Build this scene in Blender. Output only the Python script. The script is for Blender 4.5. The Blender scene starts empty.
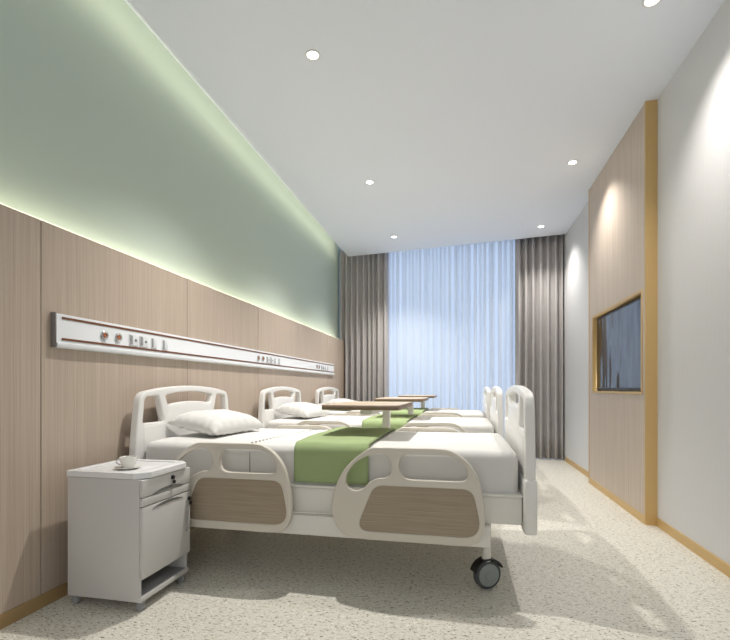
import bpy, bmesh, math, random
from mathutils import Vector, Matrix, noise
random.seed(7)
PI = math.pi
scene = bpy.context.scene
C = scene.collection

# ------------------------------------------------------------------ camera
cam_data = bpy.data.cameras.new('camera')
cam = bpy.data.objects.new('camera', cam_data); C.objects.link(cam)
cam.location = (0, 0, 1.0)
cam.rotation_euler = (PI/2, 0, 0.211)
cam_data.sensor_width = 36; cam_data.lens = 451.5/730*36
cam_data.shift_y = 68/730
cam_data.clip_start = 0.05
scene.camera = cam

# ------------------------------------------------------------------ world: pale blue daylight ahead, neutral soft light from the open side
W = bpy.data.worlds.new('sky'); scene.world = W; W.use_nodes = True
nt = W.node_tree; nt.nodes.clear()
wo = nt.nodes.new('ShaderNodeOutputWorld'); bg = nt.nodes.new('ShaderNodeBackground')
tc = nt.nodes.new('ShaderNodeTexCoord'); sx = nt.nodes.new('ShaderNodeSeparateXYZ')
rp = nt.nodes.new('ShaderNodeValToRGB')
mr = nt.nodes.new('ShaderNodeMapRange'); mr.inputs[1].default_value = -1; mr.inputs[2].default_value = 1
nt.links.new(tc.outputs['Generated'], sx.inputs[0]); nt.links.new(sx.outputs[1], mr.inputs[0])
nt.links.new(mr.outputs[0], rp.inputs[0]); nt.links.new(rp.outputs[0], bg.inputs[0]); nt.links.new(bg.outputs[0], wo.inputs[0])
rp.color_ramp.elements[0].position = 0.40; rp.color_ramp.elements[0].color = (0.42, 0.42, 0.42, 1)
rp.color_ramp.elements[1].position = 0.62; rp.color_ramp.elements[1].color = (0.37, 0.46, 0.62, 1)
bg.inputs[1].default_value = 1.0

# ------------------------------------------------------------------ exposure
scene.view_settings.view_transform = 'Standard'
scene.view_settings.look = 'None'
scene.view_settings.gamma = 1
scene.view_settings.exposure = 1.10
scene.view_settings.use_curve_mapping = False

SPOT_W = 100.0; SPOT_W_RIGHT = 36.0
SPOT_COL = (1.0, 0.955, 0.90)
COVE_COL = (1.0, 0.93, 0.70)
COVE_S = 4.8

# ------------------------------------------------------------------ materials
def lin(c):
    return tuple(((v/255)/12.92 if v/255 <= 0.04045 else ((v/255+0.055)/1.055)**2.4) for v in c) + (1,)
def mat(name, rgb, rough=0.5, metal=0.0, spec=0.5, **k):
    m = bpy.data.materials.new(name); m.use_nodes = True
    b = m.node_tree.nodes['Principled BSDF']
    b.inputs['Base Color'].default_value = lin(rgb)
    b.inputs['Roughness'].default_value = rough; b.inputs['Metallic'].default_value = metal
    b.inputs['Specular IOR Level'].default_value = spec
    return m
def nodes(m):
    return m.node_tree.nodes, m.node_tree.links, m.node_tree.nodes['Principled BSDF']
def mapped(m, scale):
    n, l, b = nodes(m)
    t = n.new('ShaderNodeTexCoord'); mp = n.new('ShaderNodeMapping'); mp.inputs['Scale'].default_value = scale
    l.new(t.outputs['Object'], mp.inputs[0]); return mp
def wood(name, dark, light, scale, rough=0.45, detail=5):
    m = mat(name, light, rough); n, l, b = nodes(m); mp = mapped(m, scale)
    t = n.new('ShaderNodeTexNoise'); t.inputs['Scale'].default_value = 1; t.inputs['Detail'].default_value = detail
    t.inputs['Roughness'].default_value = 0.65
    r = n.new('ShaderNodeValToRGB'); r.color_ramp.elements[0].position = 0.33; r.color_ramp.elements[1].position = 0.67
    r.color_ramp.elements[0].color = lin(dark); r.color_ramp.elements[1].color = lin(light)
    l.new(mp.outputs[0], t.inputs['Vector']); l.new(t.outputs[0], r.inputs[0]); l.new(r.outputs[0], b.inputs['Base Color'])
    return m
def bumpy(m, scale, strength, dist=0.002, detail=3):
    n, l, b = nodes(m); mp = mapped(m, scale)
    t = n.new('ShaderNodeTexNoise'); t.inputs['Scale'].default_value = 1; t.inputs['Detail'].default_value = detail
    bp = n.new('ShaderNodeBump'); bp.inputs['Strength'].default_value = strength; bp.inputs['Distance'].default_value = dist
    l.new(mp.outputs[0], t.inputs['Vector']); l.new(t.outputs[0], bp.inputs['Height']); l.new(bp.outputs[0], b.inputs['Normal'])
    return m

M = {}
M['ceiling'] = mat('ceiling_daylit_paint', (234, 240, 250), 0.9)  # bluish white carries the window's daylight tint in the paint colour
M['green'] = mat('sage_paint', (188, 202, 192), 0.85)
M['wallp'] = bumpy(mat('wallpaper', (216, 216, 217), 0.85), (60, 90, 7), 0.45, 0.003)
M['wainscot'] = wood('veneer_vertical', (178, 160, 144), (197, 182, 166), (6, 120, 1.2), 0.5)
M['panelwood'] = wood('veneer_panel', (184, 168, 152), (208, 195, 182), (6, 120, 1.2), 0.5)
M['inlay'] = wood('veneer_inlay', (140, 124, 104), (172, 158, 138), (2.5, 6, 240), 0.45)
M['tabletop'] = wood('veneer_table', (182, 164, 140), (210, 194, 170), (120, 2.0, 60), 0.4)
M['edgeshade'] = mat('table_edge_shade', (116, 98, 80), 0.5)  # darker brown puts the shade on the table's edge into the colour
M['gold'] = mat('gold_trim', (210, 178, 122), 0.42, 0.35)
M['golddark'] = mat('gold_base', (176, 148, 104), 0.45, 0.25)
M['plastic'] = mat('white_plastic', (232, 231, 228), 0.32)
M['railp'] = mat('cream_plastic', (210, 204, 192), 0.38)
M['frame'] = mat('white_enamel', (226, 224, 217), 0.35)
M['cab'] = mat('cabinet_plastic', (206, 205, 203), 0.38)
M['cabtop'] = mat('cabinet_top', (234, 235, 236), 0.25)
M['cabdark'] = mat('cabinet_gap', (70, 72, 74), 0.6)
M['grey'] = mat('grey_plastic', (150, 152, 154), 0.5)
M['pull'] = mat('pull_shadow_grey', (112, 112, 110), 0.5)
M['chrome'] = mat('chrome', (200, 200, 200), 0.18, 1.0)
M['black'] = mat('black_plastic', (22, 23, 26), 0.35)
M['tyre'] = mat('tyre_rubber', (72, 77, 80), 0.6)
M['wheelgrey'] = mat('wheel_grey', (140, 148, 146), 0.5)
M['ceramic'] = mat('white_ceramic', (232, 230, 224), 0.15)
M['sheet'] = bumpy(mat('white_cotton', (218, 217, 214), 0.9), (30, 30, 30), 0.15, 0.004)
M['seam'] = mat('seam_thread', (150, 148, 145), 0.9)
M['blanket'] = bumpy(mat('green_fleece', (156, 174, 126), 0.95), (160, 160, 160), 0.3, 0.002)
M['trunk'] = mat('trunking_enamel', (228, 231, 234), 0.3)
M['trunkend'] = mat('trunking_endcap', (120, 115, 112), 0.5)
M['brown'] = mat('brown_stripe', (118, 72, 44), 0.45)
M['copper'] = mat('outlet_orange', (176, 100, 56), 0.4)
M['steel'] = mat('brushed_steel', (150, 148, 146), 0.3, 0.8)
M['drape'] = bumpy(mat('taupe_drape', (186, 182, 181), 0.95), (220, 220, 220), 0.25, 0.001)
M['winframe'] = mat('window_frame', (44, 52, 74), 0.4)
M['ring'] = mat('downlight_ring', (226, 226, 226), 0.4)

# floor: speckled pale vinyl
m = mat('speckled_vinyl', (216, 212, 198), 0.42); M['floor'] = m
n, l, b = nodes(m)
mp = mapped(m, (1, 1, 1))
n1 = n.new('ShaderNodeTexNoise'); n1.inputs['Scale'].default_value = 7; n1.inputs['Detail'].default_value = 6
r1 = n.new('ShaderNodeValToRGB'); r1.color_ramp.elements[0].position = 0.3; r1.color_ramp.elements[1].position = 0.7
r1.color_ramp.elements[0].color = lin((220, 217, 206)); r1.color_ramp.elements[1].color = lin((220, 217, 206))
l.new(mp.outputs[0], n1.inputs['Vector']); l.new(n1.outputs[0], r1.inputs[0])
prev = r1.outputs[0]
for sc, lo, hi, col, mpv in ((1, 0.61, 0.65, (184, 175, 158), (34, 70, 1)), (1, 0.60, 0.64, (238, 237, 230), (48, 75, 1)), (1, 0.63, 0.655, (108, 96, 80), (50, 110, 1)), (1, 0.65, 0.67, (76, 66, 56), (90, 150, 1))):
    mq = mapped(m, mpv); nn = n.new('ShaderNodeTexNoise'); nn.inputs['Scale'].default_value = 1; nn.inputs['Detail'].default_value = 2.5
    rr = n.new('ShaderNodeMapRange'); rr.inputs[1].default_value = lo; rr.inputs[2].default_value = hi
    mx = n.new('ShaderNodeMix'); mx.data_type = 'RGBA'
    l.new(mq.outputs[0], nn.inputs['Vector']); l.new(nn.outputs[0], rr.inputs[0]); l.new(rr.outputs[0], mx.inputs[0])
    l.new(prev, mx.inputs[6]); mx.inputs[7].default_value = lin(col); prev = mx.outputs[2]
l.new(prev, b.inputs['Base Color'])

def emit(name, col, s):
    m = bpy.data.materials.new(name); m.use_nodes = True; n = m.node_tree.nodes; n.clear()
    o = n.new('ShaderNodeOutputMaterial'); e = n.new('ShaderNodeEmission'); e.inputs[0].default_value = (*col, 1); e.inputs[1].default_value = s
    m.node_tree.links.new(e.outputs[0], o.inputs[0]); return m
M['lens'] = emit('lamp_lens', (1, 0.97, 0.9), 6)
M['led'] = emit('led_glow', COVE_COL, COVE_S*1.25); M['ledtop'] = emit('led_glow_top', COVE_COL, COVE_S*0.5)
M['citylamp'] = emit('city_lamp', (0.9, 0.95, 1.0), 6)

# sheer curtain: part see-through, part translucent
m = bpy.data.materials.new('sheer_voile'); m.use_nodes = True; n = m.node_tree.nodes; n.clear(); l = m.node_tree.links
o = n.new('ShaderNodeOutputMaterial'); tr = n.new('ShaderNodeBsdfTransparent'); tl = n.new('ShaderNodeBsdfTranslucent'); df = n.new('ShaderNodeBsdfDiffuse')
tl.inputs[0].default_value = (0.93, 0.95, 0.97, 1); df.inputs[0].default_value = (0.9, 0.93, 0.96, 1)
a = n.new('ShaderNodeMixShader'); a.inputs[0].default_value = 0.45; bm_ = n.new('ShaderNodeMixShader'); bm_.inputs[0].default_value = 0.62
l.new(tl.outputs[0], a.inputs[1]); l.new(df.outputs[0], a.inputs[2]); l.new(tr.outputs[0], bm_.inputs[1]); l.new(a.outputs[0], bm_.inputs[2]); l.new(bm_.outputs[0], o.inputs[0])
M['sheer'] = m
# window glass: thin, clear with a faint reflection
m = bpy.data.materials.new('window_glass'); m.use_nodes = True; n = m.node_tree.nodes; n.clear(); l = m.node_tree.links
o = n.new('ShaderNodeOutputMaterial'); tr = n.new('ShaderNodeBsdfTransparent'); gl = n.new('ShaderNodeBsdfGlossy'); gl.inputs['Roughness'].default_value = 0.02
tr.inputs[0].default_value = (0.96, 0.98, 1, 1); mx = n.new('ShaderNodeMixShader'); mx.inputs[0].default_value = 0.06
l.new(tr.outputs[0], mx.inputs[1]); l.new(gl.outputs[0], mx.inputs[2]); l.new(mx.outputs[0], o.inputs[0]); M['glass'] = m
# television screen: black gloss, slightly uneven
M['screen'] = bumpy(mat('screen_glass', (14, 18, 28), 0.08, 0, 1.0), (1, 5, 1.6), 0.6, 0.03, 1)
nodes(M['screen'])[2].inputs['IOR'].default_value = 1.65

# ------------------------------------------------------------------ mesh helpers
def new_bm(): return bmesh.new()
def box(bm, x0, x1, y0, y1, z0, z1, mi=0):
    vs = [bm.verts.new(p) for p in ((x0,y0,z0),(x1,y0,z0),(x1,y1,z0),(x0,y1,z0),(x0,y0,z1),(x1,y0,z1),(x1,y1,z1),(x0,y1,z1))]
    for f in ((0,3,2,1),(4,5,6,7),(0,1,5,4),(1,2,6,5),(2,3,7,6),(3,0,4,7)):
        fc = bm.faces.new([vs[i] for i in f]); fc.material_index = mi
    return vs
def bevel_all(bm, w, seg=3):
    bmesh.ops.bevel(bm, geom=list(bm.edges), offset=w, segments=seg, profile=0.5, affect='EDGES', clamp_overlap=True)
def rbox(bm, x0, x1, y0, y1, z0, z1, w=0.004, seg=2):
    t = bmesh.new(); box(t, x0, x1, y0, y1, z0, z1); bevel_all(t, w, seg)
    me = bpy.data.meshes.new('t'); t.to_mesh(me); t.free(); bm.from_mesh(me); bpy.data.meshes.remove(me)
def lathe(bm, prof, seg=32, axis='Z', c=(0,0,0)):
    # prof: list of (r, h)
    rings = []
    for r, h in prof:
        ring = []
        for i in range(seg):
            a = 2*PI*i/seg
            if axis == 'Z': p = (c[0]+r*math.cos(a), c[1]+r*math.sin(a), c[2]+h)
            elif axis == 'Y': p = (c[0]+r*math.cos(a), c[1]+h, c[2]+r*math.sin(a))
            else: p = (c[0]+h, c[1]+r*math.cos(a), c[2]+r*math.sin(a))
            ring.append(bm.verts.new(p))
        rings.append(ring)
    for a, b_ in zip(rings, rings[1:]):
        for i in range(seg): bm.faces.new((a[i], a[(i+1)%seg], b_[(i+1)%seg], b_[i]))
    for ring, rr in ((rings[0], prof[0][0]), (rings[-1], prof[-1][0])):
        if rr > 1e-4: bm.faces.new(ring)
    bmesh.ops.recalc_face_normals(bm, faces=bm.faces)
def tube(bm, pts, r, seg=10):
    pts = [Vector(p) for p in pts]; rings = []
    for i, p in enumerate(pts):
        d = (pts[min(i+1, len(pts)-1)] - pts[max(i-1, 0)]).normalized()
        u = d.cross(Vector((0, 0, 1)));  u = d.cross(Vector((1, 0, 0))) if u.length < 1e-3 else u
        u.normalize(); v = d.cross(u)
        rings.append([bm.verts.new(p + r*(math.cos(2*PI*k/seg)*u + math.sin(2*PI*k/seg)*v)) for k in range(seg)])
    for a, b_ in zip(rings, rings[1:]):
        for i in range(seg): bm.faces.new((a[i], a[(i+1)%seg], b_[(i+1)%seg], b_[i]))
    bm.faces.new(rings[0]); bm.faces.new(rings[-1])
    bmesh.ops.recalc_face_normals(bm, faces=bm.faces)
def finish_mesh(me, angle=35):
    for p in me.polygons: p.use_smooth = True
    me.set_sharp_from_angle(angle=math.radians(angle))
def link(name, me, material, parent=None, smooth=True, angle=35):
    if smooth: finish_mesh(me, angle)
    if material:
        ms = material if isinstance(material, (list, tuple)) else [material]
        me.materials.clear()
        for x in ms: me.materials.append(x)
    o = bpy.data.objects.new(name, me); C.objects.link(o)
    if parent: o.parent = parent
    return o
def obj(name, bm, material, parent=None, smooth=True, angle=35):
    bmesh.ops.recalc_face_normals(bm, faces=bm.faces)
    me = bpy.data.meshes.new(name); bm.to_mesh(me); bm.free()
    return link(name, me, material, parent, smooth, angle)
def tag(o, label, cat, group=None, kind=None):
    o['label'] = label; o['category'] = cat
    if group: o['group'] = group
    if kind: o['kind'] = kind
    return o
def empty(name, loc, label, cat, group=None):
    o = bpy.data.objects.new(name, None); C.objects.link(o); o.location = loc; o.empty_display_size = 0.1
    return tag(o, label, cat, group)
def struct(name, bm, material, parent=None, smooth=False):
    o = obj(name, bm, material, parent, smooth)
    if not parent: o['kind'] = 'structure'
    return o
def copy_tree(o, parent=None):
    c = o.copy(); C.objects.link(c)
    if parent: c.parent = parent
    for ch in list(o.children): copy_tree(ch, c)
    return c

def catmull(pts, n=6):
    out = []; N = len(pts)
    for i in range(N):
        p0, p1, p2, p3 = (Vector(pts[(i+k-1) % N]) for k in range(4))
        for j in range(n):
            t = j/n
            out.append(tuple(0.5*((2*p1) + (p2-p0)*t + (2*p0-5*p1+4*p2-p3)*t*t + (3*p1-p0-3*p2+p3)*t**3)))
    return out
def rpoly(pts, n=6):
    # pts: (x, y, r) -> polygon with rounded corners
    out = []; N = len(pts)
    for i in range(N):
        p = Vector(pts[i][:2]); r = pts[i][2]
        a = (Vector(pts[i-1][:2]) - p); b_ = (Vector(pts[(i+1) % N][:2]) - p)
        if r <= 0: out.append(tuple(p)); continue
        r2 = min(r, a.length*0.49, b_.length*0.49)
        A = p + a.normalized()*r2; B = p + b_.normalized()*r2
        for j in range(n+1):
            t = j/n; out.append(tuple((1-t)**2*A + 2*t*(1-t)*p + t*t*B))
    return out
def plate(outlines, thick, bevel=0.0, plane='XZ', res=2):
    """solid plate with holes from 2D outlines; thickness centred on the plane"""
    cu = bpy.data.curves.new('c', 'CURVE'); cu.dimensions = '2D'; cu.fill_mode = 'BOTH'
    cu.extrude = max(thick/2 - bevel, 0.0001); cu.bevel_depth = bevel; cu.bevel_resolution = res; cu.offset = -bevel
    for o in outlines:
        s = cu.splines.new('POLY'); s.points.add(len(o)-1); s.use_cyclic_u = True
        for p, q in zip(s.points, o): p.co = (q[0], q[1], 0, 1)
    ob = bpy.data.objects.new('c', cu); C.objects.link(ob)
    dg = bpy.context.evaluated_depsgraph_get(); dg.update()
    me = bpy.data.meshes.new_from_object(ob.evaluated_get(dg)); bpy.data.objects.remove(ob); bpy.data.curves.remove(cu)
    if plane == 'XZ': R = Matrix(((1,0,0,0),(0,0,-1,0),(0,1,0,0),(0,0,0,1)))
    elif plane == 'YZ': R = Matrix(((0,0,1,0),(1,0,0,0),(0,1,0,0),(0,0,0,1)))
    else: R = Matrix.Identity(4)
    me.transform(R)
    bm = bmesh.new(); bm.from_mesh(me); bmesh.ops.remove_doubles(bm, verts=bm.verts, dist=1e-5)
    bmesh.ops.recalc_face_normals(bm, faces=bm.faces); bm.to_mesh(me); bm.free()
    return me

# ------------------------------------------------------------------ the room
XL, XG, XW, CE = -1.871, -1.97, 1.389, 3.094
Y0, Y1 = -1.6, 7.5
def edgeY(x): return 6.575 - 0.130*(x - 1.387)     # slanting window side
bm = new_bm(); box(bm, -2.1, 1.6, Y0, Y1, -0.1, 0); struct('floor', bm, M['floor'])
# ceiling with the light slot on the left and the curtain pocket at the back
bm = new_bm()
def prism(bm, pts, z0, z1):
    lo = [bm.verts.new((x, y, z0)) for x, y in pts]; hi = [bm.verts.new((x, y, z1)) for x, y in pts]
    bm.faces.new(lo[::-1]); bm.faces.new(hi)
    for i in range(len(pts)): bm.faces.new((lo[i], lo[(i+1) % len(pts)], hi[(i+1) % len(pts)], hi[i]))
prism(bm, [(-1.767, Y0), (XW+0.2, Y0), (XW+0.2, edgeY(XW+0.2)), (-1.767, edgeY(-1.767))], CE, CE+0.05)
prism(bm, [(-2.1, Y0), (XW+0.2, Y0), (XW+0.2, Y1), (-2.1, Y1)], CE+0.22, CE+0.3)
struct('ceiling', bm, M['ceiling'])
bm = new_bm(); box(bm, XG-0.1, XG, Y0, Y1, 0, CE+0.22); struct('wall_left', bm, M['green'])
bm = new_bm(); box(bm, XW, XW+0.15, Y0, Y1, 0, CE+0.22); struct('wall_right', bm, M['wallp'])
# wainscot boards with narrow joints
bm = new_bm()
js = [1.70+1.12*k for k in range(-3, 5)] + [7.2]
for a, b_ in zip(js, js[1:]):
    rbox(bm, XG, XL, a+0.002, b_-0.002, 0.0, 1.766, 0.0015, 1)
struct('trim_1', bm, M['wainscot'])
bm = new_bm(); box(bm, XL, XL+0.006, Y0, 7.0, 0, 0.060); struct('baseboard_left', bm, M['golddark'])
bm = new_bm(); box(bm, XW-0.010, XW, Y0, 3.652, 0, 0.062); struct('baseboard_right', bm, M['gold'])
bm = new_bm(); box(bm, XW-0.010, XW, 5.152, 6.60, 0, 0.062); struct('trim_2', bm, M['gold'])
# cove strips
bm = new_bm(); box(bm, XG+0.062, XG+0.074, Y0+0.1, 6.9, 1.766, 1.776)
tag(obj('cove_light_strip', bm, M['led'], smooth=False), 'warm light strip glowing along the top of the wood wainscot', 'light strip')
bm = new_bm(); box(bm, -1.748, -1.742, Y0+0.1, 6.9, CE+0.05, CE+0.105)
tag(obj('cove_light_strip', bm, M['ledtop'], smooth=False), 'warm light strip hidden in the slot between ceiling and green wall', 'light strip')

# right feature panel with the television niche
XP = 1.313
t = empty('wall_panel', (XW, 4.40, 0), 'floor to ceiling wood panel with gold edges around the television', 'wall panel')
NY0, NY1, NZ0, NZ1 = 3.71, 5.02, 0.95, 1.735
outer = [(3.665-4.40, 0.062), (5.143-4.40, 0.062), (5.143-4.40, CE-0.002), (3.665-4.40, CE-0.002)]
hole = [(NY0-4.40, NZ0), (NY1-4.40, NZ0), (NY1-4.40, NZ1), (NY0-4.40, NZ1)]
me = plate([outer, hole], 0.074, 0, 'YZ'); me.transform(Matrix.Translation((XP-XW+0.038, 0, 0)))
link('panel_board', me, M['panelwood'], t, smooth=False)
bm = new_bm(); box(bm, XP-XW-0.003, 0, 3.648-4.40, 3.665-4.40, 0, CE-0.001); obj('edge_trim', bm, M['gold'], t)
bm = new_bm(); box(bm, XP-XW-0.003, 0, 5.143-4.40, 5.155-4.40, 0, CE-0.001); obj('edge_trim', bm, M['gold'], t)
bm = new_bm(); box(bm, XP-XW-0.004, 0, 3.665-4.40, 5.143-4.40, 0, 0.062); obj('skirting', bm, M['gold'], t)
def ring_rect(y0, y1, z0, z1, w): 
    return [[(y0, z0), (y1, z0), (y1, z1), (y0, z1)], [(y0+w, z0+w), (y1-w, z0+w), (y1-w, z1-w), (y0+w, z1-w)]]
me = plate(ring_rect(NY0-4.40+0.001, NY1-4.40-0.001, NZ0+0.001, NZ1-0.001, 0.020), 0.080, 0, 'YZ'); me.transform(Matrix.Translation((XP-XW+0.035, 0, 0)))
link('niche_frame', me, M['gold'], t, smooth=False)
TY0, TY1, TZ0, TZ1 = NY0+0.03, NY1-0.028, 0.985, 1.695
tv = empty('television', (XW-0.002, (TY0+TY1)/2, TZ0), 'flat black television set into the wood panel on the right wall', 'television')
hw = (TY1-TY0)/2; hh = TZ1-TZ0
bm = new_bm(); rbox(bm, -0.040, -0.001, -hw, hw, 0, hh, 0.003); obj('casing', bm, M['black'], tv)
bm = new_bm(); box(bm, -0.0425, -0.0395, -hw+0.012, hw-0.012, 0.018, hh-0.012); obj('screen', bm, M['screen'], tv, smooth=False)
for za, zb in ((hh-0.010, hh-0.001), (0.001, 0.014)):
    bm = new_bm(); rbox(bm, -0.046, -0.0405, -hw+0.001, hw-0.001, za, zb, 0.001, 1); obj('bezel', bm, M['black'], tv)

# window behind the curtains
def along(x, off):   # point on a line parallel to the slanting window side
    return x, edgeY(x) + off
def slab(bm, xa, xb, o0, o1, z0, z1):
    prism(bm, [along(xa, o0), along(xb, o0), along(xb, o1), along(xa, o1)], z0, z1)
bm = new_bm(); slab(bm, -2.0, XW+0.02, 0.40, 0.46, 0, 0.06); slab(bm, -2.0, XW+0.02, 0.40, 0.46, CE+0.14, CE+0.22)
slab(bm, -2.0, -1.94, 0.40, 0.46, 0.06, CE+0.14); slab(bm, 1.35, XW+0.02, 0.40, 0.46, 0.06, CE+0.14)
wf = struct('window_1', bm, M['winframe'])
bm = new_bm(); slab(bm, -1.94, 1.35, 0.425, 0.435, 0.06, CE+0.14); obj('window_pane', bm, M['glass'], wf, smooth=False)

# ------------------------------------------------------------------ curtains
def curtain(name, xa, xb, off, amp, period, zt, material, label, cat, group, seed, wob=0.35, omega=0.25, wav=1.0):
    rnd = random.Random(seed); L = xb-xa; nper = max(2, round(L/period)); cuts = [0]
    for k in range(nper): cuts.append(cuts[-1] + rnd.uniform(1-wob, 1+wob))
    cuts = [c/cuts[-1]*L for c in cuts]; amps = [rnd.uniform(0.6, 1.1) for _ in range(nper+1)]
    cols = []; S = 14
    for k in range(nper):
        for j in range(S + (k == nper-1)):
            ph = j/S; A = amps[k]*(1-ph)+amps[k+1]*ph; w = cuts[k+1]-cuts[k]
            s = math.cos(2*PI*ph)
            cols.append((xa + cuts[k] + w*ph + omega*w*math.sin(4*PI*ph)*0.5*-1, amp*A*s, k+ph))
    bm = bmesh.new(); rows = []; NZ = 10
    for r in range(NZ+1):
        z = 0.012 + (zt-0.012)*r/NZ; row = []
        for x, d, ph in cols:
            g = 0.75 + 0.25*(1-r/NZ)
            xx = x + 0.010*wav*noise.noise(Vector((ph*0.8, z*0.9, seed)))*(1-abs(2*r/NZ-1)*0.3)
            dd = d*g + 0.008*wav*noise.noise(Vector((ph*1.7, z*1.3, seed+9)))
            xx = min(max(xx, xa), xb)
            X, Y = along(xx, off+dd); row.append(bm.verts.new((X, Y, z)))
        rows.append(row)
    for a, b_ in zip(rows, rows[1:]):
        for i in range(len(a)-1): bm.faces.new((a[i], a[i+1], b_[i+1], b_[i]))
    o = obj(name, bm, material, None, True, 180)
    return tag(o, label, cat, group)
c1 = curtain('drape', -1.96, -1.135, 0.13, 0.074, 0.092, CE+0.15, M['drape'], 'floor-length taupe drape gathered beside the green wall, left of the window', 'curtain', None, 3, 0.3, 0.5, 0.4)
c2 = curtain('drape', 0.752, 1.386, 0.13, 0.078, 0.090, CE+0.15, M['drape'], 'floor-length taupe drape gathered beside the white wall, right of the window', 'curtain', None, 5, 0.3, 0.5, 0.4)
for c in (c1, c2):
    sm = c.modifiers.new('thick', 'SOLIDIFY'); sm.thickness = 0.004
curtain('sheer_curtain', -1.30, 0.92, 0.27, 0.034, 0.115, CE+0.15, M['sheer'], 'pleated white sheer curtain glowing blue across the whole window', 'curtain', None, 11, 0.45, 0.62, 0.12)
# ------------------------------------------------------------------ downlights
def downlight():
    o = empty('downlight', (0, 0, 0), '', 'ceiling light')
    bm = new_bm(); lathe(bm, [(0.047, 0.0), (0.048, -0.004), (0.044, -0.008), (0.036, -0.006), (0.033, -0.0015), (0.033, 0.0)], 32); obj('trim_ring', bm, M['ring'], o)
    bm = new_bm(); lathe(bm, [(0.033, 0.0), (0.033, -0.002), (0.0001, -0.003)], 32); obj('lens', bm, M['lens'], o)
    ld = bpy.data.lights.new('spot', 'SPOT'); ld.energy = SPOT_W; ld.color = SPOT_COL; ld.spot_size = math.radians(106); ld.spot_blend = 1.0; ld.shadow_soft_size = 0.028
    lo = bpy.data.objects.new('lamp', ld); C.objects.link(lo); lo.parent = o; lo.location = (0, 0, -0.04)
    return o
d0 = downlight(); first = True; right_lamp = None
names = {(-0.915, 2.705): 'round recessed downlight over the nearest bed, largest on the left', (-0.915, 4.497): 'round recessed downlight over the middle bed, in the left row',
         (-0.915, 6.198): 'round recessed downlight near the left drape, smallest in the left row', (1.005, 2.705): 'round recessed downlight cut by the top edge of the photo',
         (1.005, 4.497): 'round recessed downlight near the top of the wood wall panel', (1.005, 6.198): 'round recessed downlight just above the right drape'}
for (x, y), lb in names.items():
    o = d0 if first else copy_tree(d0); first = False
    if x > 0 and right_lamp is None:
        right_lamp = [c for c in o.children if c.type == 'LIGHT'][0].data.copy(); right_lamp.energy = SPOT_W_RIGHT; right_lamp.spot_size = math.radians(118)
    for c in o.children:
        if x > 0 and c.type == 'LIGHT': c.data = right_lamp
    o.location = (x, y, CE); o['label'] = lb; o['group'] = 'recessed ceiling downlights'

# ------------------------------------------------------------------ bed-head service trunking
t = empty('bedhead_trunking', (XL, 3.98, 1.19), 'long white bedhead service rail with brown stripes on the wood wainscot', 'service rail')
ya, yb = 1.757-3.98, 6.44-3.98
bm = new_bm()
prof = [(0, 0), (0.022, -0.002), (0.030, 0.003), (0.033, 0.011), (0.031, 0.020), (0.024, 0.025), (0.022, 0.028), (0.022, 0.153), (0.018, 0.160), (0, 0.163)]
lo = [bm.verts.new((x, ya, z)) for x, z in prof]; hi = [bm.verts.new((x, yb, z)) for x, z in prof]
bm.faces.new(lo); bm.faces.new(hi[::-1])
for i in range(len(prof)): bm.faces.new((lo[i], hi[i], hi[(i+1) % len(prof)], lo[(i+1) % len(prof)]))
obj('housing', bm, M['trunk'], t)
for z0, z1 in ((0.037, 0.047), (0.137, 0.147)):
    bm = new_bm(); box(bm, 0.0225, 0.0250, ya+0.03, yb-0.01, z0, z1); obj('brown_stripe', bm, M['brown'], t, smooth=False)
bm = new_bm(); rbox(bm, 0.0, 0.0260, ya-0.010, ya-0.0005, 0.0, 0.164, 0.003); obj('end_cap', bm, M['trunkend'], t)
for gy in (2.045, 3.89, 5.62):
    g = gy-3.98
    for dy in (0.0, 0.10):
        bm = new_bm(); lathe(bm, [(0.0235, 0.0225), (0.0235, 0.0300), (0.019, 0.0330), (0.013, 0.0300), (0.013, 0.0225)], 24, 'X', (0, g+dy, 0.089)); q = obj('gas_outlet', bm, M['chrome'], t)
        bm = new_bm(); lathe(bm, [(0.0128, 0.0225), (0.0125, 0.0280), (0.004, 0.0290), (0.0001, 0.0260)], 20, 'X', (0, g+dy, 0.089)); obj('orifice', bm, M['copper'], q)
    for dy in (0.205, 0.290):
        bm = new_bm(); rbox(bm, 0.0225, 0.0270, g+dy-0.022, g+dy+0.050, 0.053, 0.118, 0.002); q = obj('socket_plate', bm, M['trunk'], t)
        me = plate([[(g+dy-0.018, 0.058), (g+dy+0.0, 0.062), (g+dy+0.0, 0.109), (g+dy-0.018, 0.113)]], 0.003, 0, 'YZ'); me.transform(Matrix.Translation((0.0285, 0, 0))); link('socket_insert', me, M['grey'], q, smooth=False)
        bm = new_bm(); lathe(bm, [(0.008, 0.0270), (0.007, 0.0300), (0.0001, 0.0300)], 16, 'X', (0, g+dy+0.027, 0.085)); obj('socket_hole', bm, M['steel'], q)
    for dy in (0.385, 0.49):
        bm = new_bm(); rbox(bm, 0.0225, 0.0265, g+dy-0.016, g+dy+0.034, 0.055, 0.116, 0.002); q = obj('switch_plate', bm, M['trunk'], t)
        bm = new_bm(); rbox(bm, 0.0265, 0.0300, g+dy-0.012, g+dy-0.001, 0.058, 0.112, 0.001); obj('switch_rocker', bm, M['grey'], q)

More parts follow.
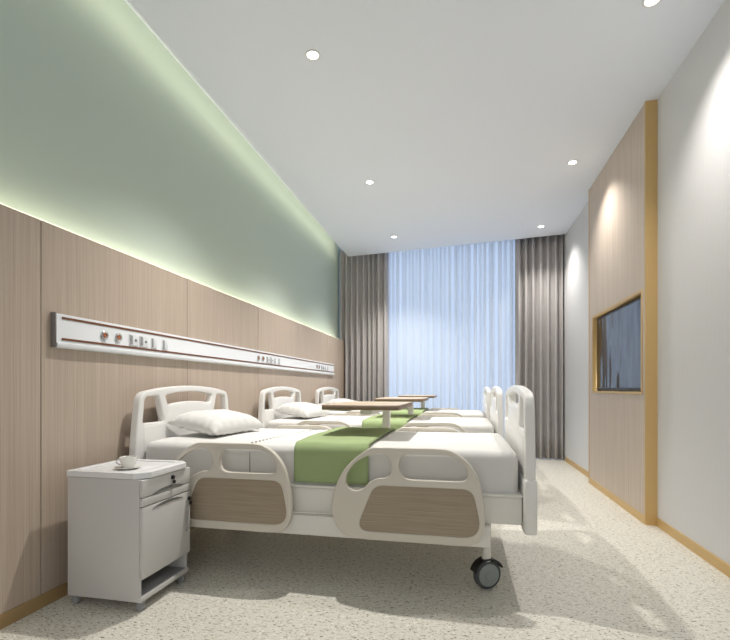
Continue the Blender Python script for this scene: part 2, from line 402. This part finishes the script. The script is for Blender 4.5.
# ------------------------------------------------------------------ hospital bed (local origin: floor under bed centre)
BX, BY = -0.735, 2.715       # world position of the first bed's centre
def P(pts): return [(x-BX, z) for x, z in pts]
rail_out = catmull(P([(-.433,.708),(-.501,.664),(-.563,.600),(-.608,.512),(-.626,.414),(-.607,.335),(-.560,.285),(-.49,.268),(-.35,.266),(-.15,.266),(.0,.266),(.055,.278),(.09,.315),(.104,.380),(.1,.465),(.075,.578),(.03,.652),(-.035,.700),(-.10,.714),(-.25,.714),(-.37,.714)]))
rail_h1 = catmull(P([(-.378,.684),(-.439,.673),(-.50,.641),(-.54,.597),(-.557,.552),(-.547,.514),(-.512,.498),(-.475,.508),(-.44,.540),(-.40,.560),(-.36,.566),(-.335,.588),(-.328,.62),(-.340,.662)]))
rail_h2 = catmull(P([(-.262,.682),(-.287,.657),(-.294,.62),(-.282,.582),(-.250,.564),(-.17,.562),(-.08,.562),(-.005,.563),(.024,.578),(.023,.62),(-.003,.658),(-.05,.681),(-.12,.685),(-.20,.685)]))
rail_h3 = rpoly([(x-BX, z, r) for x, z, r in ((-.415,.530,.05),(.050,.530,.05),(.096,.306,.10),(-.505,.306,.07))])
def shrink(poly, d):
    cx = sum(p[0] for p in poly)/len(poly); cz = sum(p[1] for p in poly)/len(poly)
    w = max(abs(p[0]-cx) for p in poly); h = max(abs(p[1]-cz) for p in poly)
    return [(cx+(p[0]-cx)*(1-d/w), cz+(p[1]-cz)*(1-d/h)) for p in poly]
rail_me = plate([rail_out, rail_h1, rail_h2, rail_h3], 0.032, 0.005, 'XZ', 2)
inlay_me = plate([shrink(rail_h3, -0.002)], 0.020, 0, 'XZ')

def mir(pts): return pts + [(-a, b_) for a, b_ in reversed(pts) if abs(a) > 1e-6]
board_out = mir([(-.515,.345),(-.530,.365),(-.530,.58),(-.522,.70),(-.511,.80),(-.496,.90),(-.486,.945),(-.470,.966),(-.445,.978),(-.36,.992),(-.27,1.003),(-.14,1.012),(0,1.016)])
bw1 = rpoly([(-.466,.797,.02),(-.448,.948,.03),(-.325,.957,.02),(-.276,.797,.02)])
bw3 = [(-a, b_) for a, b_ in reversed(bw1)]
bw2 = rpoly([(-.238,.895,.02),(-.268,.955,.02),(-.14,.973,.06),(0,.979,.06),(.14,.973,.06),(.268,.955,.02),(.238,.895,.02),(.12,.909,.06),(0,.914,.06),(-.12,.909,.06)])
board_me = plate([board_out, bw1, bw2, bw3], 0.046, 0.009, 'YZ', 3)
HX, FX = -1.797, 0.310       # board centre planes

bed = empty('hospital_bed', (BX, BY, 0), '', 'bed')
bm = new_bm()
for s in (-1, 1):
    y = s*0.535
    rbox(bm, -0.98, 0.865, min(y, y-s*0.05), max(y, y-s*0.05), 0.252, 0.352, 0.006)
for x in (-0.94, -0.3, 0.3, 0.82): rbox(bm, x-0.03, x+0.03, -0.49, 0.49, 0.262, 0.342, 0.004)
obj('base_frame', bm, M['frame'], bed)
bm = new_bm(); rbox(bm, -1.050, 1.012, -0.500, 0.500, 0.356, 0.486, 0.008); rbox(bm, -1.050, 1.014, -0.508, 0.508, 0.4862, 0.500, 0.004); obj('mattress_platform', bm, M['frame'], bed)
for x in (-0.85, 0.72):
    for y in (-0.38, 0.38):
        bm = new_bm(); rbox(bm, x-0.04, x+0.04, y-0.03, y+0.03, 0.34, 0.3565, 0.003); obj('lift_bracket', bm, M['frame'], bed)
for nm, X in (('headboard', HX), ('footboard', FX)):
    me = board_me.copy(); o = link(nm, me, M['plastic'], bed); o.location = (X-BX, 0, 0)
    me = plate([mir([(-.46,.62),(-.46,.775),(-.265,.785),(-.232,.880),(-.12,.893),(0,.898)])], 0.050, 0.003, 'YZ')
    link('board_face', me, M['plastic'], o)
    bm = new_bm(); rbox(bm, -0.030, 0.030, -0.536, 0.536, 0.322, 0.580, 0.014, 3); obj('corner_guard', bm, M['plastic'], o)
for dx in (0, -0.943):
    for s in (-1, 1):
        o = link('side_rail', rail_me, M['railp'], bed); o.location = (dx, s*0.562, 0)
        link('wood_inlay', inlay_me, M['inlay'], o, smooth=False)
for x, y in ((0.855, -0.385), (0.855, 0.385), (-0.905, -0.385), (-0.905, 0.385)):
    bm = new_bm(); lathe(bm, [(0.021, 0.140), (0.023, 0.146), (0.023, 0.355), (0.021, 0.356)], 20)
    q = obj('caster', bm, M['frame'], bed); q.location = (x, y, 0); q.rotation_euler = (0, 0, math.radians(28))
    bm = new_bm(); lathe(bm, [(0.030, -0.018), (0.054, -0.020), (0.066, -0.017), (0.0715, -0.010), (0.072, 0), (0.0715, 0.010), (0.066, 0.017), (0.054, 0.020), (0.030, 0.018)], 36, 'Y', (0.004, -0.0, 0.072)); obj('tyre', bm, M['tyre'], q)
    bm = new_bm(); lathe(bm, [(0.0001, -0.030), (0.020, -0.029), (0.024, -0.024), (0.053, -0.0225), (0.056, -0.019), (0.056, 0.019), (0.053, 0.0225), (0.024, 0.024), (0.020, 0.029), (0.0001, 0.030)], 36, 'Y', (0.004, 0, 0.072)); obj('wheel_disc', bm, M['wheelgrey'], q)
    bm = new_bm(); N = 14; r0, r1 = 0.075, 0.083
    for k in range(N):
        a0, a1 = [math.radians(25+140*j/N) for j in (k, k+1)]
        vs = []
        for yy in (-0.026, 0.026):
            for rr, aa in ((r0, a0), (r1, a0), (r1, a1), (r0, a1)): vs.append(bm.verts.new((0.004+rr*math.cos(aa), yy, 0.072+rr*math.sin(aa))))
        for f in ((0,1,2,3),(7,6,5,4),(1,5,6,2),(0,3,7,4)): bm.faces.new([vs[i] for i in f])
        if k == 0: bm.faces.new([vs[i] for i in (0,4,5,1)])
        if k == N-1: bm.faces.new([vs[i] for i in (3,2,6,7)])
    bmesh.ops.remove_doubles(bm, verts=bm.verts, dist=1e-5)
    obj('wheel_hood', bm, M['black'], q)

# ------------------------------------------------------------------ mattress
def soft_box(x0, x1, y0, y1, z0, z1, r, nx, ny, amp, seed, crown=0.0):
    """rounded box by lofting the cross-section, with soft irregularity"""
    bm = bmesh.new(); prof = []
    def corner(cy, cz, a0):
        for k in range(7):
            a = a0 + PI/2*k/6; prof.append((cy + r*math.cos(a), cz + r*math.sin(a)))
    rb = 0.02
    def seg(a, b_, n):
        for k in range(1, n): t_ = k/n; prof.append((a[0]*(1-t_)+b_[0]*t_, a[1]*(1-t_)+b_[1]*t_))
    corner(y1-r, z1-r, 0); seg((y1-r, z1), (y0+r, z1), ny); corner(y0+r, z1-r, PI/2); seg((y0, z1-r), (y0, z0), 5); prof.append((y0, z0)); prof.append((y1, z0)); seg((y1, z0), (y1, z1-r), 5)
    rings = []; cyc = (y0+y1)/2; czc = (z0+z1)/2
    xs = [(x0+r*(1-math.cos(PI/2*k/5)), 1-math.sin(PI/2*k/5)) for k in range(6)]
    xs += [(x0+r+(x1-x0-2*r)*k/nx, 0) for k in range(1, nx)]
    xs += [(x1-r*(1-math.cos(PI/2*k/5)), 1-math.sin(PI/2*k/5)) for k in range(5, -1, -1)]
    for x, ins in xs:
        ring = []
        for y, z in prof:
            yy = y + (cyc-y)/abs(y1-cyc)*r*ins; zz = z - (r*ins if z > z0+0.02 else 0)*((z-z0)/(z1-z0))
            nz = noise.noise(Vector((x*5+seed, y*5, z*7)))
            n2 = noise.noise(Vector((x*16+seed, y*16, z*16)))
            if z > z0+0.01:
                dz = amp*nz + amp*0.35*n2 + crown*(1-((y-cyc)/(y1-cyc))**2)
                if z > z1-r: zz += dz
                else: yy += (amp*1.2*nz+amp*0.6*n2)*(1 if y > cyc else -1)
            ring.append(bm.verts.new((x, yy, zz)))
        rings.append(ring)
    K = len(prof)
    for a, b_ in zip(rings, rings[1:]):
        for i in range(K): bm.faces.new((a[i], a[(i+1) % K], b_[(i+1) % K], b_[i]))
    bm.faces.new(rings[0]); bm.faces.new(rings[-1])
    return bm
MZ0, MZ1 = 0.5005, 0.695
bm = soft_box(-1.030, 1.000, -0.478, 0.478, MZ0, MZ1, 0.040, 60, 18, 0.003, 3.0, 0.008)
mattress = obj('mattress', bm, M['sheet'], None, True, 60); mattress.location = (BX, BY, 0)
# stitched seam across the sheet and the folded hem near the foot
bm = new_bm()
for k in range(23):
    y = -0.43+0.86*k/22
    xs_ = -1.12-BX+0.09*k/22; rbox(bm, xs_-0.002, xs_+0.002, y-0.010, y+0.010, MZ1+0.0025, MZ1+0.0105, 0.001, 1)
rbox(bm, -1.112-BX, -1.109-BX, -0.4815, -0.474, 0.51, 0.655, 0.0005, 1)
obj('stitched_seam', bm, M['seam'], mattress)

# green blanket folded across the bed
def blanket_bm(xa, xb, seed):
    yN, top, bot, r = 0.486, MZ1+0.012, 0.512, 0.040
    prof = []
    for k in range(8): prof.append((-yN, bot+(top-r-bot)*k/7))
    for k in range(1, 7): a = PI - PI/2*k/6; prof.append((-yN+r+r*math.cos(a), top-r+r*math.sin(a)))
    for k in range(1, 20): prof.append((-yN+r+(2*yN-2*r)*k/20, top))
    for k in range(0, 7): a = PI/2 - PI/2*k/6; prof.append((yN-r+r*math.cos(a), top-r+r*math.sin(a)))
    for k in range(1, 8): prof.append((yN, top-r-(top-r-bot)*k/7))
    bm = bmesh.new(); rows = []; NX = 22
    for i in range(NX+1):
        x = xa+(xb-xa)*i/NX; row = []
        for j, (y, z) in enumerate(prof):
            q = noise.noise(Vector((x*9+seed, y*7, z*9)))
            q2 = noise.noise(Vector((x*28+seed, y*20, z*28)))
            crown = 0.008*max(0, 1-(y/0.478)**2)
            if abs(y) < yN-0.012: v = (x, y, z+crown+0.0035*(q+1)+0.001*q2)
            else: v = (x + 0.002*q, y+(0.004*(q+0.9)+0.001*q2)*(1 if y > 0 else -1), z+crown)
            row.append(bm.verts.new(v))
        rows.append(row)
    for a, b_ in zip(rows, rows[1:]):
        for i in range(len(a)-1): bm.faces.new((a[i], a[i+1], b_[i+1], b_[i]))
    return bm
blanket = obj('green_blanket', blanket_bm(-0.853-BX, -0.459-BX, 1.3), M['blanket'], None, True, 180); blanket.location = (BX, BY, 0)
sm = blanket.modifiers.new('thick', 'SOLIDIFY'); sm.thickness = 0.007; sm.offset = 1

# pillow
def pillow_bm(a, b_, h, seed):
    bm = bmesh.new(); NU, NV = 44, 32; grids = []
    for side in (1, -1):
        g = []
        for i in range(NU+1):
            row = []
            for j in range(NV+1):
                u = -1+2*i/NU; v = -1+2*j/NV
                # square to soft square with pointed corners
                su = math.copysign(abs(u)**0.95, u); sv = math.copysign(abs(v)**0.95, v)
                pinch = 1-0.09*(1-u*u)*abs(v)**3; pinch2 = 1-0.07*(1-v*v)*abs(u)**3
                x = a*su*pinch2; y = b_*sv*pinch
                t_ = max(0, (1-u**4)*(1-v**4))**0.55
                edge = min(1-abs(u), 1-abs(v))
                ruck = 0.0
                if edge < 0.24: ruck = 0.005*math.sin((v*24 if abs(u) > abs(v) else u*19)+seed)*math.sin(PI*edge/0.24)
                z = side*(h*t_*(0.42 if side < 0 else 1.15) + ruck + 0.004*noise.noise(Vector((u*3, v*3, seed+side))))
                if edge <= 1e-6: z = 0
                row.append(bm.verts.new((x, y, z)))
            g.append(row)
        for i in range(NU):
            for j in range(NV):
                q = (g[i][j], g[i+1][j], g[i+1][j+1], g[i][j+1]); bm.faces.new(q if side > 0 else q[::-1])
    bmesh.ops.remove_doubles(bm, verts=bm.verts, dist=1e-4)
    return bm
pillow = obj('pillow', pillow_bm(0.178, 0.272, 0.076, 1.0), M['sheet'], None, True, 180)
pillow.location = (-1.555, BY-0.02, 0.757); pillow.rotation_euler = (0.0, math.radians(9), math.radians(-8))

# overbed table
TX, TY = -0.572, 3.33
tab = empty('overbed_table', (TX, TY, 0), '', 'table')
tz = 0.903
me = plate([rpoly([(-0.228, -0.81, 0.02), (0.228, -0.81, 0.02), (0.228, -0.15, 0.02), (-0.228, -0.15, 0.02)])], 0.031, 0.003, 'XY')
me.transform(Matrix.Translation((0, 0, tz-0.0155)))
tt = link('table_top', me, M['tabletop'], tab)
ro = rpoly([(-0.230, -0.812, 0.02), (0.230, -0.812, 0.02), (0.230, -0.148, 0.02), (-0.230, -0.148, 0.02)]); ri = rpoly([(-0.226, -0.808, 0.02), (0.226, -0.808, 0.02), (0.226, -0.152, 0.02), (-0.226, -0.152, 0.02)])
me = plate([ro, ri], 0.026, 0, 'XY'); me.transform(Matrix.Translation((0, 0, tz-0.0155))); link('edge_shade_band', me, M['edgeshade'], tt, smooth=False)  # thin added ring, its dark tone stands in for shade on the edge
bm = new_bm(); rbox(bm, -0.02, 0.05, -0.70, 0.03, tz-0.062, tz-0.031, 0.005); obj('support_arm', bm, M['frame'], tab)
bm = new_bm(); rbox(bm, -0.005, 0.050, -0.022, 0.028, 0.045, tz-0.0625, 0.006); obj('column', bm, M['frame'], tab)
bm = new_bm(); rbox(bm, -0.24, 0.24, -0.03, 0.03, 0.02, 0.05, 0.006)
for s in (-1, 1):
    rbox(bm, s*0.22-0.02, s*0.22+0.02, -0.14, 0.16, 0.02, 0.05, 0.006)
    for y in (-0.12, 0.14): lathe(bm, [(0.012, -0.012), (0.014, -0.008), (0.014, 0.008), (0.012, 0.012)], 14, 'X', (s*0.22, y, 0.014))
obj('base', bm, M['frame'], tab)

# copies of the whole set along the room
PITCH = 1.625
sets = [('nearest', 'beside the bedside cabinet'), ('middle', 'between the other two beds'), ('farthest', 'closest to the window')]
def series(src, labels, group):
    x, y, z = src.location
    for k, lb in enumerate(labels):
        o = src if k == 0 else copy_tree(src)
        o.location = (x, y+PITCH*k, z); o['label'] = lb; o['group'] = group
for s_, cat_ in ((mattress, 'mattress'), (blanket, 'blanket'), (pillow, 'pillow')): s_['category'] = cat_
series(bed, ['white hospital bed with wood-inlaid side rails, nearest, beside the grey cabinet', 'white hospital bed in the middle, between the nearest and window-side beds', 'white hospital bed farthest away, next to the window curtains'], 'hospital beds along the wood wall')
series(mattress, ['white sheeted mattress on the nearest bed, beside the grey cabinet', 'white sheeted mattress on the middle bed', 'white sheeted mattress on the bed closest to the window'], 'mattresses on the beds')
series(blanket, ['green blanket strip draped over the nearest bed, its front side fully visible', 'green blanket strip across the middle bed', 'green blanket strip across the bed closest to the window'], 'green blankets across the beds')
series(pillow, ['large white pillow on the nearest bed behind the cabinet', 'white pillow on the middle bed', 'white pillow on the bed closest to the window, partly behind a table top'], 'pillows on the beds')
series(tab, ['wood-topped overbed table over the nearest bed, largest of the three', 'wood-topped overbed table over the middle bed', 'wood-topped overbed table over the bed closest to the window, smallest'], 'overbed tables')

# ------------------------------------------------------------------ bedside cabinet
x0, x1, y0, y1 = -1.775, -1.385, 1.745, 2.105
cx, cy = (x0+x1)/2, (y0+y1)/2
cb = empty('bedside_cabinet', (cx, cy, 0), 'grey-white bedside cabinet on small casters beside the nearest bed', 'cabinet')
hx, hy = (x1-x0)/2, (y1-y0)/2
bm = new_bm()
rbox(bm, -hx, hx-0.012, -hy, -hy+0.018, 0.046, 0.592, 0.004)
rbox(bm, -hx, hx-0.012, hy-0.018, hy, 0.046, 0.592, 0.004)
box(bm, -hx, -hx+0.015, -hy+0.018, hy-0.018, 0.046, 0.592)
box(bm, -hx+0.015, hx-0.012, -hy+0.018, hy-0.018, 0.140, 0.151)
rbox(bm, -hx+0.015, hx-0.004, -hy+0.001, hy-0.001, 0.0462, 0.070, 0.003)
box(bm, -hx+0.015, hx-0.03, -hy+0.018, hy-0.018, 0.151, 0.590)
body = obj('body', bm, M['cab'], cb)
bm = new_bm(); box(bm, -hx+0.0155, hx-0.014, -hy+0.0185, hy-0.0185, 0.0702, 0.0725); box(bm, -hx+0.0155, -hx+0.019, -hy+0.0185, hy-0.0185, 0.0725, 0.1395); obj('shelf_shade', bm, M['grey'], body, smooth=False)  # added grey sheets, colour stands in for shade inside the open shelf
ch = 0.050
outl = rpoly([(-hx-0.004, -hy-0.003, 0.006), (hx+0.014-ch, -hy-0.003, 0.006), (hx+0.014, -hy-0.003+ch, 0.006), (hx+0.014, hy+0.003-ch, 0.006), (hx+0.014-ch, hy+0.003, 0.006), (-hx-0.004, hy+0.003, 0.006)], 3)
inner = rpoly([(-hx+0.03, -hy+0.03, 0.03), (hx-0.05, -hy+0.03, 0.03), (hx-0.05, hy-0.03, 0.03), (-hx+0.03, hy-0.03, 0.03)], 4)
me = plate([outl], 0.022, 0.003, 'XY'); me.transform(Matrix.Translation((0, 0, 0.604))); o = link('top', me, M['cabtop'], cb)
me = plate([outl, inner], 0.006, 0.002, 'XY'); me.transform(Matrix.Translation((0, 0, 0.6175))); link('raised_rim', me, M['cabtop'], o)
def front_plate(za, zb, nm):
    bm = new_bm(); rbox(bm, hx-0.012, hx+0.006, -hy+0.001, hy-0.001, za, zb, 0.004, 3); return obj(nm, bm, M['cab'], cb)
dr = front_plate(0.512, 0.590, 'drawer'); front_plate(0.471, 0.509, 'fascia'); do = front_plate(0.152, 0.468, 'door')
def arc_pull(zc, parent, wd=0.23):
    bm = new_bm(); N = 20; up = []; dn = []
    for k in range(N+1):
        t_ = -1+2*k/N; y = 0.0 + wd/2*t_
        up.append((y, zc+0.0165*(1-t_*t_)+0.0015)); dn.append((y, zc+0.004*(1-t_*t_)))
    F = []
    for x in (hx+0.0055, hx+0.0080): F.append([[bm.verts.new((x, y, z)) for y, z in L] for L in (up, dn)])
    for k in range(N):
        bm.faces.new((F[1][0][k], F[1][0][k+1], F[1][1][k+1], F[1][1][k])); bm.faces.new((F[0][0][k], F[0][1][k], F[0][1][k+1], F[0][0][k+1]))
        bm.faces.new((F[0][0][k], F[0][0][k+1], F[1][0][k+1], F[1][0][k])); bm.faces.new((F[0][1][k], F[1][1][k], F[1][1][k+1], F[0][1][k+1]))
    obj('arc_pull', bm, M['pull'], parent)
arc_pull(0.514, dr); arc_pull(0.464-0.016, do)
def lock(y, z, parent):
    bm = new_bm(); lathe(bm, [(0.011, hx+0.0055), (0.011, hx+0.013), (0.008, hx+0.016), (0.0001, hx+0.016)], 20, 'X', (0, y, z)); q = obj('lock', bm, M['black'], parent)
    bm = new_bm(); rbox(bm, hx+0.014, hx+0.018, y-0.007, y+0.007, z-0.030, z-0.012, 0.0015); lathe(bm, [(0.0085, -0.003), (0.0085, 0.003)], 16, 'X', (hx+0.017, y, z-0.022)); obj('key', bm, M['black'], q)
    bm = new_bm(); tube(bm, [(hx+0.012, y-0.006, z-0.006), (hx+0.013, y-0.012, z-0.05), (hx+0.013, y-0.016, z-0.10)], 0.0012, 6); obj('key_cord', bm, M['chrome'], q)
lock(0.030, 0.566, dr); lock(0.165, 0.430, do)
bm = new_bm(); tube(bm, [(hx+0.006, 0.150, 0.40), (hx+0.020, 0.148, 0.39), (hx+0.022, 0.145, 0.33), (hx+0.020, 0.142, 0.28), (hx+0.006, 0.140, 0.27)], 0.003, 8); obj('handle', bm, M['chrome'], do)
for x in (-hx+0.022, hx-0.028):
    for y in (-hy+0.03, hy-0.03):
        bm = new_bm(); lathe(bm, [(0.0001, -0.012), (0.016, -0.012), (0.0185, -0.008), (0.0185, 0.008), (0.016, 0.012), (0.0001, 0.012)], 18, 'Y', (0, 0, 0.0185))
        rbox(bm, -0.012, 0.012, -0.014, 0.014, 0.033, 0.0465, 0.002)
        q = obj('caster', bm, M['grey'], cb); q.location = (x, y, 0)

# cup and saucer
CX, CY, CZ = -1.555, 1.868, 0.6153
bm = new_bm(); lathe(bm, [(0.0001, 0.0), (0.030, 0.0), (0.034, 0.003), (0.058, 0.010), (0.060, 0.012), (0.057, 0.0125), (0.034, 0.006), (0.0001, 0.005)], 40)
o = obj('saucer', bm, M['ceramic']); o.location = (CX, CY, CZ); tag(o, 'small white saucer on the bedside cabinet top, under the cup', 'saucer')
cup = empty('cup', (CX, CY, CZ+0.0055), 'small white coffee cup on a saucer on the bedside cabinet', 'cup')
bm = new_bm(); lathe(bm, [(0.0001, 0.0), (0.022, 0.0), (0.024, 0.003), (0.031, 0.014), (0.036, 0.034), (0.0375, 0.050), (0.0365, 0.0515), (0.035, 0.050), (0.033, 0.034), (0.028, 0.014), (0.020, 0.006), (0.0001, 0.005)], 40)
obj('bowl', bm, M['ceramic'], cup)
bm = new_bm(); pts = [(-0.033-0.021*math.sin(PI*k/12), -0.0, 0.044-0.032*k/12-0.0) for k in range(13)]
tube(bm, pts, 0.0032, 10); q = obj('handle', bm, M['ceramic'], cup); q.rotation_euler = (0, 0, math.radians(20))
